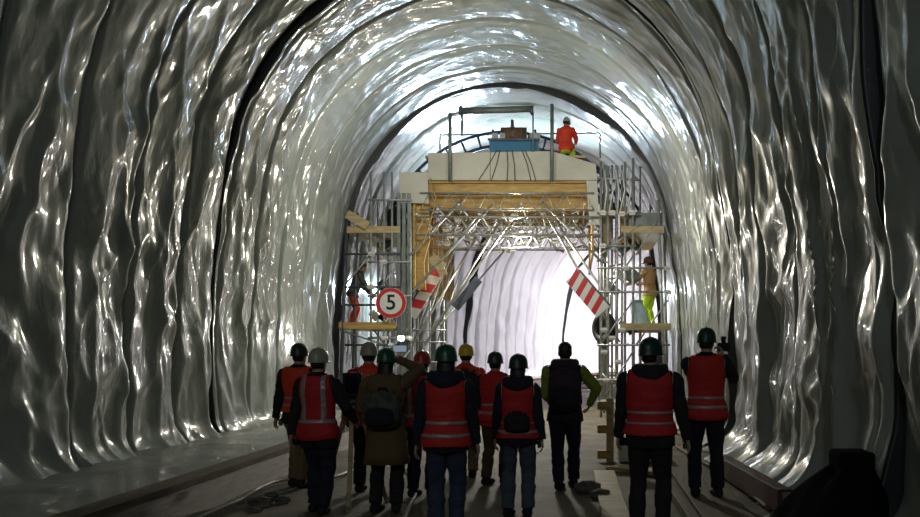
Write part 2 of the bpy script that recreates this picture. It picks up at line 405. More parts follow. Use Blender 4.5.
# columns: left triple box column and tall tubes
cx = P(404, 0, GY).x
for dx in (-.13, 0, .13):
    part(MB().box((cx + dx, GY + .05, (BT + 5.6) / 2), (.09, .16, 5.6 - BT)), 'column', 'gcol', bevel=.01)
part(MB().box((cx, GY + .1, BT + .03), (.5, .5, .06)), 'base_plate', 'dsteel')
for Y in (25.3, 27.6, 29.8):
    part(MB().box((cx, Y, (BT + 5.6) / 2), (.2, .18, 5.6 - BT)), 'column', 'gcol', bevel=.01)
    part(MB().box((.75, Y, 2.9), (.18, .18, 5.8)), 'column', 'gcol', bevel=.01)
def std(x, y0, y1, Y=GY, x1=None, r=.03, mat='galv'):
    a = P(x, y0, Y); b = P(x1 if x1 is not None else x, y1, Y); a.z = max(a.z, 0)
    if b.z < .03: b.z = 0
    tube_part('standard', [a, b], r, mat)
fl = lambda Y, z=0: HY + (CH - z) * F / Y
for x in (371, 384, 392): std(x, 172, fl(GY, BT), GY)
for x in (356, 378, 388): std(x, 200, fl(25, BT) - 2, 25)
std(347, 215, fl(GY, BT) - 2, GY, 340, .045, 'dsteel'); std(358, 213, fl(GY, BT) - 2, GY, 352, .03, 'dsteel')
for x in (601, 608, 617, 625, 633): std(x, 158 + (x % 3) * 4, fl(GY), GY, None, .034)
for x in (604, 612, 622, 640): std(x, 165, fl(24.5), 24.5)
for x in (606, 616, 634, 650): std(x, 165, fl(27), 27)
std(658, 200, fl(GY), GY, 666, .04); std(664, 225, fl(24.5), 24.5, 668, .035); std(640, 200, fl(25.5), 25.5, 641)
def ledger(x0, y0, x1, y1, Y=GY - .06, r=.026, mat='galv', Y1=None): tube_part('ledger', [P(x0, y0, Y), P(x1, y1, Y1 or Y)], r, mat)
for y in (254, 287, 305, 345): ledger(345, y, 400, y, mat='dsteel')
for y in (200, 262, 296, 338): ledger(368, y, 412, y)
for y in (213, 268, 292, 345, 380, 402): ledger(597, y, 670 if y > 220 else 640, y)
ledger(597, 178, 640, 180); ledger(600, 246, 636, 246)
for x, y in ((603, 213), (612, 213), (622, 214), (632, 213), (604, 330), (612, 338), (622, 330), (604, 352), (618, 362), (606, 380), (630, 382), (667, 268), (668, 292), (603, 246), (626, 268), (372, 254), (371, 287), (384, 262), (392, 296), (372, 345), (385, 338), (604, 402), (616, 402), (409, 338), (392, 345)):
    clamp(P(x, y, GY - .1), r=.085)
for (a, b_, c, d) in ((340, 330, 400, 350), (345, 285, 371, 254), (371, 300, 400, 262), (600, 345, 634, 300), (602, 400, 634, 350), (602, 300, 634, 255), (636, 345, 668, 300), (604, 420, 640, 395), (371, 400, 410, 350), (345, 400, 372, 350), (636, 255, 660, 215), (600, 255, 640, 225)):
    ledger(a, b_, c, d, GY - .02, .022)
# raking props from the girders down to the legs
for (x0, y0, Y0, x1, y1, Y1) in ((492, 205, 23.3, 412, 292, 22.9), (500, 222, 24.5, 425, 345, 23.2), (478, 235, 25.5, 412, 345, 23.2), (520, 208, 24, 432, 330, 23.2),
        (462, 200, 23.5, 410, 255, 22.9), (505, 250, 28.5, 440, 325, 24.0), (470, 215, 27, 418, 330, 24.5), (545, 212, 23.5, 606, 318, 22.95), (556, 222, 24.5, 607, 296, 22.95), (540, 200, 23.3, 602, 262, 22.9), (570, 215, 26, 606, 262, 23)):
    tube_part('raking_prop', [P(x0, y0, Y0), P(x1, y1, Y1)], .031)
for x in (414, 420, 428, 437): tube_part('raking_prop', [P(x, 345 - (x % 5), 24.3), P(x + 26, 262, 25.4)], .022)
for y in (330, 342, 362, 385): ledger(411, y, 446, y, 24.2, .02)
for x in (418, 430, 444): std(x, 300, fl(24.3, BT) - 2, 24.3, None, .024)
# platforms
def platform(x0, x1, y, Y0, Y1, mat='timber', h=.05):
    a = P(x0, y, Y0); b = P(x1, y, Y0)
    pl = part(MB().box(((a.x + b.x) / 2, (Y0 + Y1) / 2, a.z), (b.x - a.x, Y1 - Y0, h)), 'platform', mat, bevel=.008)
    part(MB().box(((a.x + b.x) / 2, Y0 - .02, a.z + .06), (b.x - a.x, .035, .17)), 'toe_board', mat, bevel=.005)
    return a.z
zL1 = platform(346, 400, 232, GY, GY + 3.2); zL0 = platform(339, 396, 328, GY, GY + 3.2, 'ply')
zR1 = platform(621, 664, 232, GY, GY + 4); zR0 = platform(620, 671, 329, GY, GY + 4)
zT = zdeck + .03
part(MB().beam(P(347, 214, GY - .1), P(368, 226, GY - .1), .06, .22), 'guard_board', 'timber')
part(MB().box(P(645, 221, GY + .5), (.85, .5, .35)), 'tool_crate', 'gcol', bevel=.01)
for (a, b_, c) in ((602, 612, 'timber'), (620, 628, 'ply')):
    part(MB().box(P((a + b_) / 2, 225, GY + .8), (.2, .3, .9)), 'side_rib', c)
# top guard rails, roller, posts
for x, y0 in ((450, 113), (552, 104)): tube_part('guard_post', [P(x, y0, GY - .1), P(x, 182, GY - .1)], .045, 'gcol')
tube_part('guard_post', [P(462, 112, GY), P(462, 136, GY)], .03, 'gcol')
tube_part('roller_pipe', [P(461, 111, GY), P(533, 109, GY)], .085, 'gcol')
for x in (461, 532): part(MB().tube([P(x, 110.5, GY) + V((-.04, 0, 0)), P(x, 110.5, GY) + V((.04, 0, 0))], .12, 12), 'roller_flange', 'dsteel', auto=True)
ledger(449, 114, 462, 113, GY); ledger(440, 135, 600, 133, GY + 2.5, .022, 'gcol'); tube_part('guard_post', [P(533, 112, GY), P(533, 152, GY)], .02, 'gcol')
for x in (440, 600): tube_part('guard_post', [P(x, 133, GY + 2.5), P(x, 158, GY + 2.5)], .025, 'gcol')
# curved ladder-like lattice arch over the deck
mb = MB(); arcs = []
for r in (3.40, 3.12):
    pts = [V((XC - .15 + r * math.cos(math.radians(a)), 25.2 + (3.4 - r) * 1.2, 4.25 + r * math.sin(math.radians(a)))) for a in range(20, 161, 4)]
    mb.tube(pts, .045, 6); arcs.append(pts)
for i in range(1, len(arcs[0]), 2): mb.tube([arcs[0][i], arcs[1][i]], .032, 6)
part(mb, 'curved_lattice_arch', nmat('navy_steel', (.04, .06, .14), .4, .3), auto=True)
# winch on top deck: blue trough with rusty drum
for (x0, x1) in ((0, 0),):
    a = P(489, 149, GY); b = P(538, 149, GY); m = (a + b) / 2
    part(MB().box((m.x, GY + .5, zT + .2), (b.x - a.x, .8, .30)), 'machine_trough', 'bluesteel', bevel=.02)
    part(MB().box((m.x, GY + .5, zT + .38), (b.x - a.x + .08, .86, .06)), 'machine_rim', 'dsteel', bevel=.01)
    part(MB().tube([(m.x - .35, GY + .5, zT + .58), (m.x + .30, GY + .5, zT + .58)], [.2, .2], 16), 'winch_drum', 'rust', auto=True)
    part(MB().tube([(m.x - .05, GY + .5, zT + .62), (m.x - .07, GY + .5, zT + .98)], [.07, .03], 8), 'vent_stub', 'rust', auto=True)
    for dx in (-.5, -.3, .45, .58): part(MB().box((m.x + dx, GY + .45, zT + .50), (.14, .3, .2)), 'gear_box', 'galv', bevel=.01)
    for dx in (-.56, .52): part(MB().tube([(m.x + dx, GY + .5, zT + .5), (m.x + dx, GY + .5, zT + .72)], .03, 8), 'vent_stub', 'dsteel', auto=True)
# cords hanging down the cream panels
for (x0, x1) in ((497, 478), (500, 491), (507, 507), (512, 515), (522, 531), (525, 536)):
    tube_part('hanging_cord', [P(x0, 150, GY - .04), P((x0 + x1) / 2 + 1, 165, GY - .05), P(x1, 181, GY - .05)], .008, 'ink')
tube_part('hanging_cord', [P(430, 178, GY - .1), P(436, 200, GY - .15), P(428, 230, GY - .2), P(420, 250, GY - .15)], .015, 'ply')
for k in range(5):
    x = 604 + k * 6; tube_part('hanging_cord', [P(x, 170, GY - .1), P(x + 3, 190, GY - .15), P(x + random.uniform(-3, 4), 215, GY - .12)], .02, 'coupler')
# cabling & sheet clutter in right tower
for k in range(22):
    x = random.uniform(600, 634); y = random.uniform(215, 400); Y = random.uniform(23.2, 26)
    a = P(x, y, Y); part(MB().box(a, (random.uniform(.12, .35), .12, random.uniform(.1, .5)), Matrix.Rotation(random.uniform(-1, 1), 3, 'Y')), 'strapped_panel', random.choice(['dsteel', 'galv', 'coupler', 'gcol', 'dsteel']))
for k in range(14):
    x = random.uniform(598, 636); y = random.uniform(220, 410); a = P(x, y, random.uniform(23, 25)); b_ = a + V((random.uniform(-.6, .6), .2, random.uniform(-.6, .6)))
    tube_part('raking_prop', [a, b_], .022)
for k in range(10):
    x = random.uniform(372, 398); y = random.uniform(240, 400); a = P(x, y, random.uniform(23.4, 25)); b_ = a + V((random.uniform(-.4, .4), .2, random.uniform(-.6, .6)))
    tube_part('raking_prop', [a, b_], .022)
for k in range(8):
    a = P(random.uniform(374, 398), random.uniform(240, 330), 24.5); part(MB().box(a, (.2, .12, .25), Matrix.Rotation(random.uniform(-1, 1), 3, 'Y')), 'strapped_panel', random.choice(['dsteel', 'galv', 'coupler']))

# speed sign
c = P(391, 303, 22.7); mb = MB(); r = .375
sg = empty('speed_sign', c)
tag(sg, 'round white speed limit sign with red rim reading 5, on the gantry left leg', 'sign')
o = MB().tube([c, c + V((0, .02, 0))], r, 48).build('sign_plate', 'white', auto=True)
o2 = MB().disc_y((c.x, c.z), r * .74, r * .985, c.y - .004).build('red_rim', 'red')
o3 = MB().box(c + V((0, .12, -.1)), (.06, .2, .3)).build('bracket', 'dsteel')
fc = bpy.data.curves.new('five', 'FONT'); fc.body = '5'; fc.size = .52; fc.align_x = 'CENTER'; fc.align_y = 'CENTER'; fc.offset = .008
fo = bpy.data.objects.new('five', fc); C.objects.link(fo)
bpy.context.view_layer.update(); dg = bpy.context.evaluated_depsgraph_get(); me = bpy.data.meshes.new_from_object(fo.evaluated_get(dg)); bpy.data.objects.remove(fo)
me.materials.clear(); me.materials.append(M['ink']); me.transform(Matrix.Rotation(PI / 2, 4, 'X'))
nb = bpy.data.objects.new('numeral', me); C.objects.link(nb); me.transform(Matrix.Translation(c + V((0, -.006, -.0))))
adopt(sg, o, o2, o3, nb)

# red and white boards, grey board
def hazard(p0, p1, w, Y, n, first, label, hold='raking prop', y1=None, mat=None):
    a = P(*p0, Y); b_ = P(*p1, y1 or Y); d = (b_ - a); L = d.length; u = d.normalized(); nrm = V((u.z, 0, -u.x))
    root = empty('barrier_board' if mat is None else 'grey_board', (a + b_) / 2); kids = []
    mid = (a + b_) / 2
    kids.append(MB().beam(a, b_, .03, w, up=nrm).build('board', 'white' if mat is None else mat, bevel=.004))
    if mat is None:
        t = V((0, -.018, 0))
        for i in range(n):
            f0 = (i + (0 if first else .5)) / n; f1 = min(f0 + .5 / n, 1)
            sk = u * (w * .18)
            vs = [a + u * L * f0 - nrm * w / 2 - sk, a + u * L * f1 - nrm * w / 2 - sk, a + u * L * f1 + nrm * w / 2 + sk, a + u * L * f0 + nrm * w / 2 + sk]
            kids.append(MB().add([v + t for v in vs], [(0, 1, 2, 3)]).build('red_stripe', 'red'))
        kids.append(MB().beam(a + V((0, .06, 0)) - nrm * w * .55, b_ + V((0, .06, 0)) - nrm * w * .55, .08, .06).build('back_rail', 'dsteel'))
    adopt(root, *kids); tag(root, label, 'board'); return root
hazard((572, 276), (603, 312), .42, 22.8, 4, True, 'red and white striped board slanting down to the gantry right tower')
hazard((411, 316), (440, 268), .30, 24.0, 3, False, 'red and white striped board slanting up beside the speed sign')
hazard((455, 308), (479, 279), .24, 24.2, 0, False, 'plain dark grey board hanging diagonally in the gantry opening', mat='dsteel')
# crumpled pale/pink sheet rags on left prop
mb = MB()
mb.box(P(437, 263, 23.05), (.42, .04, .26), Matrix.Rotation(.75, 3, 'Y')).box(P(441, 270, 23.0), (.3, .03, .2), Matrix.Rotation(1.1, 3, 'Y'))
tag(origin(mb.build('plywood_offcut', 'timber', bevel=.01), P(432, 270, 23.05)), 'ragged pale plywood offcut wedged above the left striped board', 'board')
# wheels
def wheel(c, r, w, ang, label, grp=None):
    root = empty('wheel', c, ang)
    rings = [(r * .55, -w * .5), (r * .9, -w * .5), (r, -w * .3), (r, w * .3), (r * .9, w * .5), (r * .55, w * .5)]
    def lathe(rings, n=32):
        vs = [(y, rr * math.cos(2 * PI * k / n), rr * math.sin(2 * PI * k / n)) for rr, y in rings for k in range(n)]
        fs = [(i * n + k, i * n + (k + 1) % n, ((i + 1) % len(rings)) * n + (k + 1) % n, ((i + 1) % len(rings)) * n + k) for i in range(len(rings)) for k in range(n)]
        return MB().add(vs, fs)
    t = lathe(rings).build('tyre', 'rubber', root, smooth=True)
    h = lathe([(.03, -w * .2), (r * .57, -w * .25), (r * .57, w * .25), (.03, w * .2)]).build('hub', 'rubber', root, smooth=True)
    tag(root, label, 'wheel'); return root
wheel(P(604, 328, 23.5), .40, .22, .66, 'large black tyre hung on the gantry right tower')
# floodlight on gantry left leg
def flood(c, aim, label, lit, on_power, col=(1, .95, .88), size=.32):
    root = empty('floodlight', c); d = (V(aim) - V(c)).normalized(); q = d.to_track_quat('Y', 'Z'); R = q.to_matrix()
    h = MB().box((0, -.05, 0), (size, .1, size * .8), None).build('housing', 'dsteel', root, bevel=.01)
    l = MB().box((0, .006, 0), (size * .85, .01, size * .66)).build('lens', lit, root)
    b = MB().tube([(-size * .56, -.03, 0), (-size * .56, -.03, -size * .6), (size * .56, -.03, -size * .6), (size * .56, -.03, 0)], .012, 6).build('bracket', 'gcol', root)
    for o in (h, l, b): o.data.transform(R.to_4x4())
    tag(root, label, 'light')
    li = bpy.data.lights.new('lamp', 'SPOT'); li.energy = on_power; li.color = col; li.spot_size = 2.6; li.spot_blend = .6; li.shadow_soft_size = .08
    lo = bpy.data.objects.new('lamp', li); C.objects.link(lo); lo.parent = root; lo.location = d * .06; lo.rotation_euler = d.to_track_quat('-Z', 'Y').to_euler()
    return root
flood(P(401, 338, 22.7), (-1.5, 0, 2.2), 'lit floodlight glaring from the gantry left leg below the speed sign', 'lamp', 90, size=.15)

# ------------------------------------------------------------------ small site things
def boards(name, pts, w, h, mat, label, cat='plank', z0=0):
    a, b_ = V(pts[0]), V(pts[1]); o = MB().beam(a, b_, w, h).build(name, mat, bevel=.006); origin(o, (a + b_) / 2); return tag(o, label, cat)
def onfloor(x, y, z=0):                            # photograph position on the level z
    s = (y - HY) / (CH - z); return V(((x - VX) / s, F / s, z))
boards('plank', (onfloor(604, 472, .03), onfloor(617, 522, .03)), .28, .05, 'timber', 'pale wide plank lying behind the stocky man in the red vest')
boards('plank', (V((.5, 12.9, .035)), V((1.15, 12.3, .035))), .35, .06, 'timber', 'short pale plank at the foot of the yellow timber post')
boards('plank', (V((1.46, 7.6, .03)), V((1.52, 13.6, .03))), .52, .05, 'beam', 'long brown walkway plank under the tall photographer')
boards('timber_beam', (onfloor(655, 467, .06), onfloor(694, 523, .06)), .09, .10, 'beam', 'long brown squared timber running past the photographer\'s feet', 'beam')
# timber stack with yellow brackets
tp = onfloor(606, 462); tr = empty('timber_post', tp)
kids = [MB().box(tp + V((.06, 0, .48)), (.11, .11, .96)).build('post', 'timber', bevel=.01)]
for zz in (.12, .50, .85): kids.append(MB().box(tp + V((-.03, -.03, zz)), (.20, .16, .12)).build('bracket', 'ply', bevel=.01))

adopt(tr, *kids); tag(tr, 'upright pale timber post with three yellow blocks right of the backpack man', 'post')
tag(origin(MB().box(onfloor(638, 455, .1) + V((0, .1, .1)), (.6, .7, .36)).build('timber_block', 'cream', bevel=.02), onfloor(632, 455)), 'low pale block stack behind the post with yellow blocks', 'block')
rb = empty('steel_channel', (1.95, 10.9, 0)); ka = MB()
ka.beam((1.86, 12.3, .16), (2.02, 9.2, .16), .05, .24).beam((1.92, 12.3, .05), (2.08, 9.2, .05), .14, .03).beam((1.92, 12.3, .27), (2.08, 9.2, .27), .14, .03)
o = ka.build('channel', 'redsteel', bevel=.004); kb = MB()
for k in range(4):
    f = k / 3; c = V((1.90, 12.1, .16)).lerp(V((2.04, 9.5, .16)), f); kb = MB().box(c + V((.03, 0, 0)), (.06, .03, .2)); adopt(rb, kb.build('stiffener', 'redsteel'))
adopt(rb, o); tag(rb, 'dark red steel channel lying along the foot of the right wall', 'beam')
# black tarpaulin heap with a box
def heap():
    n, m = 60, 30; vs = []; fs = []
    for j in range(m + 1):
        ph = PI / 2 * j / m
        for k in range(n):
            t = 2 * PI * k / n; r = 1 + .10 * math.sin(3 * t + 1) + .06 * math.sin(7 * t + j * .2)
            rr = math.cos(ph) ** .9 if ph < PI / 2 - 1e-6 else 0
            x = .50 * rr * r * math.cos(t); y = .62 * rr * r * math.sin(t)
            z = .74 * math.sin(ph) ** 1.5
            x += .42 * z - .12; z *= 1 + .05 * math.sin(5 * t)
            vs.append((x, y, z))
    for j in range(m):
        for k in range(n): fs.append((j * n + k, j * n + (k + 1) % n, (j + 1) * n + (k + 1) % n, (j + 1) * n + k))
    return MB().add(vs, fs)
hp = empty('tarpaulin_heap', (2.12, 7.7, 0))
heap().build('sheet', 'tarp', hp, smooth=True)
MB().box((.17, 0, .74), (.30, .36, .20)).build('wrapped_box', 'tarp', hp, bevel=.03)
tag(hp, 'heap under black tarpaulin at the foot of the right wall, bottom right', 'tarpaulin')
# hoses and cables
def hose(name, pts, r, mat, label, cat='hose'):
    cu = []
    P_ = [V(p) for p in pts]
    for i in range(len(P_) - 1):
        p0 = P_[max(i - 1, 0)]; p1 = P_[i]; p2 = P_[i + 1]; p3 = P_[min(i + 2, len(P_) - 1)]
        for k in range(8):
            t = k / 8; cu.append(.5 * ((2 * p1) + (p2 - p0) * t + (2 * p0 - 5 * p1 + 4 * p2 - p3) * t * t + (3 * p1 - p0 - 3 * p2 + p3) * t ** 3))
    cu.append(P_[-1]); o = MB().tube(cu, r, 8).build(name, mat, auto=True); origin(o, P_[0]); return tag(o, label, cat)
hose('hose', [onfloor(404, 522, .03), onfloor(410, 505, .03), onfloor(416, 492, .03), onfloor(414, 478, .03), onfloor(404, 468, .03), onfloor(385, 462, .03), onfloor(350, 468, .03)], .018, 'hose', 'pale hose curling on the floor beside the brown coat')
hose('hose', [onfloor(676, 446, .04), onfloor(698, 460, .05), onfloor(722, 472, .05), onfloor(742, 486, .05), onfloor(768, 508, .05)], .025, 'beam', 'brown hose snaking between the walkway plank and the right wall')
hose('cable', [onfloor(200, 517, .05), onfloor(240, 500, .05), onfloor(262, 487, .05), onfloor(285, 480, .04), onfloor(330, 478, .04), onfloor(352, 470, .03)], .02, 'hose', 'pale cable trailing along the foot of the left bench', 'cable')
# rubble
for i, (x, y, r, lb) in enumerate(((262, 507, .10, 'largest dark stone by the left bench near the leftmost feet'), (283, 503, .07, 'small dark stone right of the largest stone by the left bench'), (271, 498, .06, 'dark stone behind the largest stone by the left bench'), (305, 486, .06, 'small stone between the leftmost pair of feet and the tripod'), (255, 513, .05, 'small stone left of the largest one, bottom left'),
        (588, 492, .12, 'flat dark lump on the floor right of the backpack man\'s boots'), (601, 498, .09, 'flat dark lump nearest the pale wide plank'), (756, 500, .06, 'stone in front of the black tarpaulin heap'), (748, 488, .05, 'stone beside the near end of the red channel'))):
    p = onfloor(x, y); mb = MB(); mb.ell((0, 0, r * .45), (r * 1.3, r, r * .7), nu=14, nv=9)
    mb.v = [(a * (1 + .25 * math.sin(9 * a / r + i)), b_ * (1 + .2 * math.cos(7 * c_ / r + i)), max(c_, -.01)) for a, b_, c_ in mb.v]
    o = mb.build('stone', 'rock'); o.location = p; tag(o, lb, 'stone')
# debris and tools beyond people, near lit zone left (behind tripod)
for (x, y, h, lb) in ((388, 452, .35, 'low steel trestle on the floor behind the brown coat'), ):
    p = onfloor(x, y); mb = MB()
    mb.tube([p + V((-.35, 0, h)), p + V((.35, 0, h))], .03)
    for sx in (-.3, .3):
        for sy in (-.2, .2): mb.tube([p + V((sx, 0, h)), p + V((sx, sy, 0))], .022)
    tag(origin(mb.build('trestle', 'galv', auto=True), p), lb, 'trestle')
# far: white barrier wall and roll, red rail
wp = V((.1, 37.5, 0)); tag(origin(MB().box((.3, 38.0, .32), (3.4, .5, .5)).build('membrane_roll', 'foil_far', bevel=.15), (.3, 38, 0)), 'white wrapped membrane roll lying on the lit floor beyond the gantry', 'roll')
br = empty('barrier', (.7, 33.5, 0)); k = MB()
k1 = MB().tube([(-.1, 33.5, .75), (1.5, 33.5, .75)], .03).tube([(-.1, 33.5, .45), (1.5, 33.5, .45)], .03).build('rail', 'red', auto=True)
k2 = [MB().tube([(x, 33.5, 0), (x, 33.5, .8)], .035).build('post', 'hgreen' if x > .5 and x < 1 else 'white', auto=True) for x in (-.1, .7, 1.5)]
adopt(br, k1, *k2); tag(br, 'low red railed barrier far beyond the gantry', 'barrier')
# ------------------------------------------------------------------ people
def frame(d, side):                                # rotation with Y=d, X~side
    d = V(d).normalized(); x = (V(side) - d * V(side).dot(d)).normalized(); z = x.cross(d); return Matrix((x, d, z)).transposed()
def ik(a, b, l1, l2, hint):
    a, b = V(a), V(b); d = b - a; L = d.length
    if L > (l1 + l2) * .999: b = a + d * ((l1 + l2) * .999 / L); d = b - a; L = d.length
    if L < abs(l1 - l2) + .02: L = abs(l1 - l2) + .02
    u = d.normalized(); c = (l1 * l1 - l2 * l2 + L * L) / (2 * L); h = math.sqrt(max(l1 * l1 - c * c, 0))
    w = V(hint) - u * V(hint).dot(u); w = w.normalized() if w.length > 1e-4 else V((0, 1, 0))
    return a + u * c + w * h, b
def hand_mesh(mb, wrist, d, palm, side, sgn, h, curl):
    # d: direction of the hand, palm: direction the palm faces, sgn +1 when thumb is on +side
    R = frame(d, side); X = R @ V((1, 0, 0)) * sgn; D = R @ V((0, 1, 0)); N = V(palm); N = (N - D * N.dot(D) - X * N.dot(X)).normalized()
    w = V(wrist); k = h / 1.75
    mb.loft([(w + D * t * k, X, N, a * k, b * k) for t, a, b in ((-.03, .020, .015), (-.01, .029, .021), (.02, .034, .018), (.05, .042, .017), (.08, .044, .016), (.10, .036, .012))])
    for i, (off, ln) in enumerate(((.034, .068), (.012, .078), (-.011, .073), (-.033, .056))):
        p = w + D * .085 * k + X * off * k; ang = curl * .55
        for j, f in enumerate((.45, .32, .26)):
            dd = (D * math.cos(ang) + N * math.sin(ang)).normalized(); q = p + dd * ln * f * 1.1 * k
            r = (.0105 - .0012 * j) * k; mb.cap(p, q, r, r * .95, 8); p = q; ang += curl * .75
    p = w + D * .02 * k + X * .028 * k
    for j, (f, a_) in enumerate(((.045, .75), (.034, .45), (.026, .25))):
        dd = (D * math.cos(a_) + X * math.sin(a_) + N * (.25 + .3 * curl)).normalized(); q = p + dd * f * k
        mb.cap(p, q, (.0145 - .002 * j) * k, (.0125 - .002 * j) * k, 8); p = q
def person(x, y, label, h=1.74, z=0, yaw=0, bulk=1.0, pelvis=None, lean=0, side=0, feet=((-.11, 0, 0), (.11, 0, 0)), foot_yaw=(-.15, .15),
           hands=None, elbow=(None, None), curl=(.5, .5), head=(0, 0, 0), jacket='dark', trousers='dark', boots='dark', vest=None, vest_z=(None, None),
           bands=(), vbands=False, hem=None, helmet='hgreen', hair=False, hood=None, coat=None, coatlen=.5, tilt=0, nohands=False, vox=.0095, sleeves=None, palms=None):
    k = h / 1.75
    pel = V(pelvis) * k if pelvis else V((0, 0, .925 * k))
    up = V((math.sin(side), math.sin(lean), math.cos(lean) * math.cos(side))).normalized()
    rt = V((math.cos(side), 0, -math.sin(side))); rt = (rt - up * rt.dot(up)).normalized(); fw = up.cross(rt) * 1.0
    fw = V((0, 1, 0)) - up * up.y; fw.normalize()
    L = lambda a, b_, c: pel + rt * a * k + fw * b_ * k + up * c * k     # torso frame
    mb = MB()
    # torso
    tr = [(-.13, .11, .085, -.01), (-.07, .165 * bulk, .115, -.015), (.0, .175 * bulk, .125 * bulk, -.01), (.10, .16 * bulk, .115 * bulk, 0), (.20, .152 * bulk, .11 * bulk, .005), (.32, .168 * bulk, .12 * bulk, 0),
          (.42, .185 * bulk, .125 * bulk, -.005), (.49, .188 * bulk, .112 * bulk, -.01), (.535, .150 * bulk, .088 * bulk, -.012), (.565, .095, .07, -.01), (.60, .062, .06, -.005)]
    mb.loft([(L(0, o_, t), rt, fw, a * k, b_ * k) for t, a, b_, o_ in tr])
    # head
    hy, hp, hr = head
    nb = L(0, -.005, .55)
    RH = Matrix((rt, fw, up)).transposed() @ Matrix.Rotation(hy, 3, 'Z') @ Matrix.Rotation(-hp, 3, 'X') @ Matrix.Rotation(hr, 3, 'Y')
    hc = nb + up * .06 * k + RH @ V((0, .02, .095)) * k
    H_ = lambda a, b_, c: hc + RH @ V((a, b_, c)) * k
    mb.cap(nb, H_(0, -.015, -.03), .062 * k, .058 * k)
    hx, hf = RH @ V((1, 0, 0)), RH @ V((0, 1, 0))
    mb.loft([(H_(0, o_, t), hx, hf, a * k, b_ * k) for t, a, b_, o_ in ((-.118, .022, .02, .062), (-.105, .045, .045, .042), (-.075, .060, .068, .022), (-.03, .070, .085, .008), (.015, .075, .095, 0), (.06, .074, .093, -.004), (.095, .058, .075, -.006), (.117, .03, .04, -.006), (.122, .01, .012, -.006))])
    mb.loft([(H_(0, .09 + o_, t), hx, hf, a * k, b_ * k) for t, a, b_, o_ in ((-.045, .010, .008, 0), (-.038, .018, .022, .004), (-.01, .010, .012, 0), (.015, .008, .006, -.004))])
    mb.ell(H_(0, .082, -.068), (.024 * k, .012 * k, .010 * k)); mb.ell(H_(0, .082, .022), (.045 * k, .012 * k, .009 * k))
    for sx in (-1, 1): mb.ell(H_(sx * .077, -.008, -.012), (.010 * k, .020 * k, .032 * k))
    parts = {'head': [(nb, hc, .09)], 'torso': [(L(0, 0, -.05), L(0, 0, .50), .16)]}
    # legs
    ank = []; knees = []
    for i, sx in enumerate((-1, 1)):
        hip = L(sx * .088, -.01, -.03); f = V(feet[i]) * k; a_ = f + V((0, -.02 * k, .085 * k))
        kn, a_ = ik(hip, a_, .425 * k, .42 * k, (sx * .1, 1, 0)); knees.append(kn); ank.append(a_)
        mb.cap(hip, kn, .096 * bulk * k, .064 * k); mb.cap(hip.lerp(kn, .35), hip.lerp(kn, .5), .084 * bulk * k, .078 * bulk * k)
        mb.cap(kn, a_, .062 * k, .046 * k); mb.cap(kn.lerp(a_, .2) + V((0, -.015, 0)), kn.lerp(a_, .45) + V((0, -.012, 0)), .062 * k, .056 * k)
        fy = foot_yaw[i]; FD = V((-math.sin(fy), math.cos(fy), 0)); FX = V((math.cos(fy), math.sin(fy), 0)); b0 = a_ - V((0, 0, .085 * k))
        pt = 0 if len(feet[i]) < 4 else 0
        mb.loft([(b0 + FD * t * k + V((0, 0, c * k)), FX, V((0, 0, 1)), w_ * k, hh * k) for t, w_, hh, c in ((-.085, .018, .025, .04), (-.075, .034, .042, .046), (-.03, .040, .052, .054), (.03, .043, .050, .052), (.09, .050, .036, .038), (.15, .049, .030, .031), (.185, .036, .024, .026), (.198, .015, .014, .02))])
        parts.setdefault('thigh', []).append((hip, kn, .085)); parts.setdefault('shin', []).append((kn, kn.lerp(a_, .93), .06)); parts.setdefault('foot%d' % i, []).append((a_ + V((0, 0, -.04)), b0 + FD * .14 * k + V((0, 0, .03)), .05))
    # arms
    hands = hands or ((-.30, .03, .80), (.30, .03, .80)); wr = []; sh_ = []
    for i, sx in enumerate((-1, 1)):
        sh = L(sx * .185 * bulk, -.01, .475); hd = V(hands[i]) * k
        hint = V(elbow[i]) if elbow[i] else V((sx * .35, -1, -.1))
        el, w_ = ik(sh, hd, .285 * k, .255 * k, hint)
        mb.cap(sh, el, .062 * bulk * k, .046 * k); mb.cap(sh.lerp(el, .3), sh.lerp(el, .55), .055 * bulk * k, .05 * k)
        mb.cap(el, w_, .045 * k, .030 * k); mb.cap(el, el.lerp(w_, .35), .046 * k, .044 * k)
        d = (w_ - el).normalized(); pm = V(palms[i]) if palms and palms[i] else V((-sx, .2, 0)); 
        sd = V((0, 1, 0)) if abs(d.y) < .8 else V((0, 0, 1))
        sd = sd if abs(pm.normalized().dot(sd)) < .8 else V((-sx, 0, 0))
        hand_mesh(mb, w_ + d * .01, (d + V((0, .06, 0))).normalized(), pm, sd, 1, h, curl[i])
        wr.append(w_); sh_.append(sh)
        parts.setdefault('uarm%d' % i, []).append((sh + rt * sx * .03, el, .058)); parts.setdefault('farm%d' % i, []).append((el, w_ - d * .01, .045)); parts.setdefault('hand', []).append((w_ + d * .035, w_ + d * .16, .035))
    # continuous surface
    tm = bpy.data.meshes.new('t'); tm.from_pydata(mb.v, [], mb.f)
    bm = bmesh.new(); bm.from_mesh(tm); bmesh.ops.recalc_face_normals(bm, faces=bm.faces); bm.to_mesh(tm); bm.free()
    to = bpy.data.objects.new('t', tm); C.objects.link(to)
    m_ = to.modifiers.new('r', 'REMESH'); m_.mode = 'VOXEL'; m_.voxel_size = vox; m_.use_smooth_shade = True
    m2 = to.modifiers.new('s', 'SMOOTH'); m2.iterations = 2; m2.factor = .5
    bpy.context.view_layer.update(); dg = bpy.context.evaluated_depsgraph_get()
    me = bpy.data.meshes.new_from_object(to.evaluated_get(dg)); bpy.data.objects.remove(to); me.name = 'body'
    me.materials.clear(); me.materials.append(M['skin'])
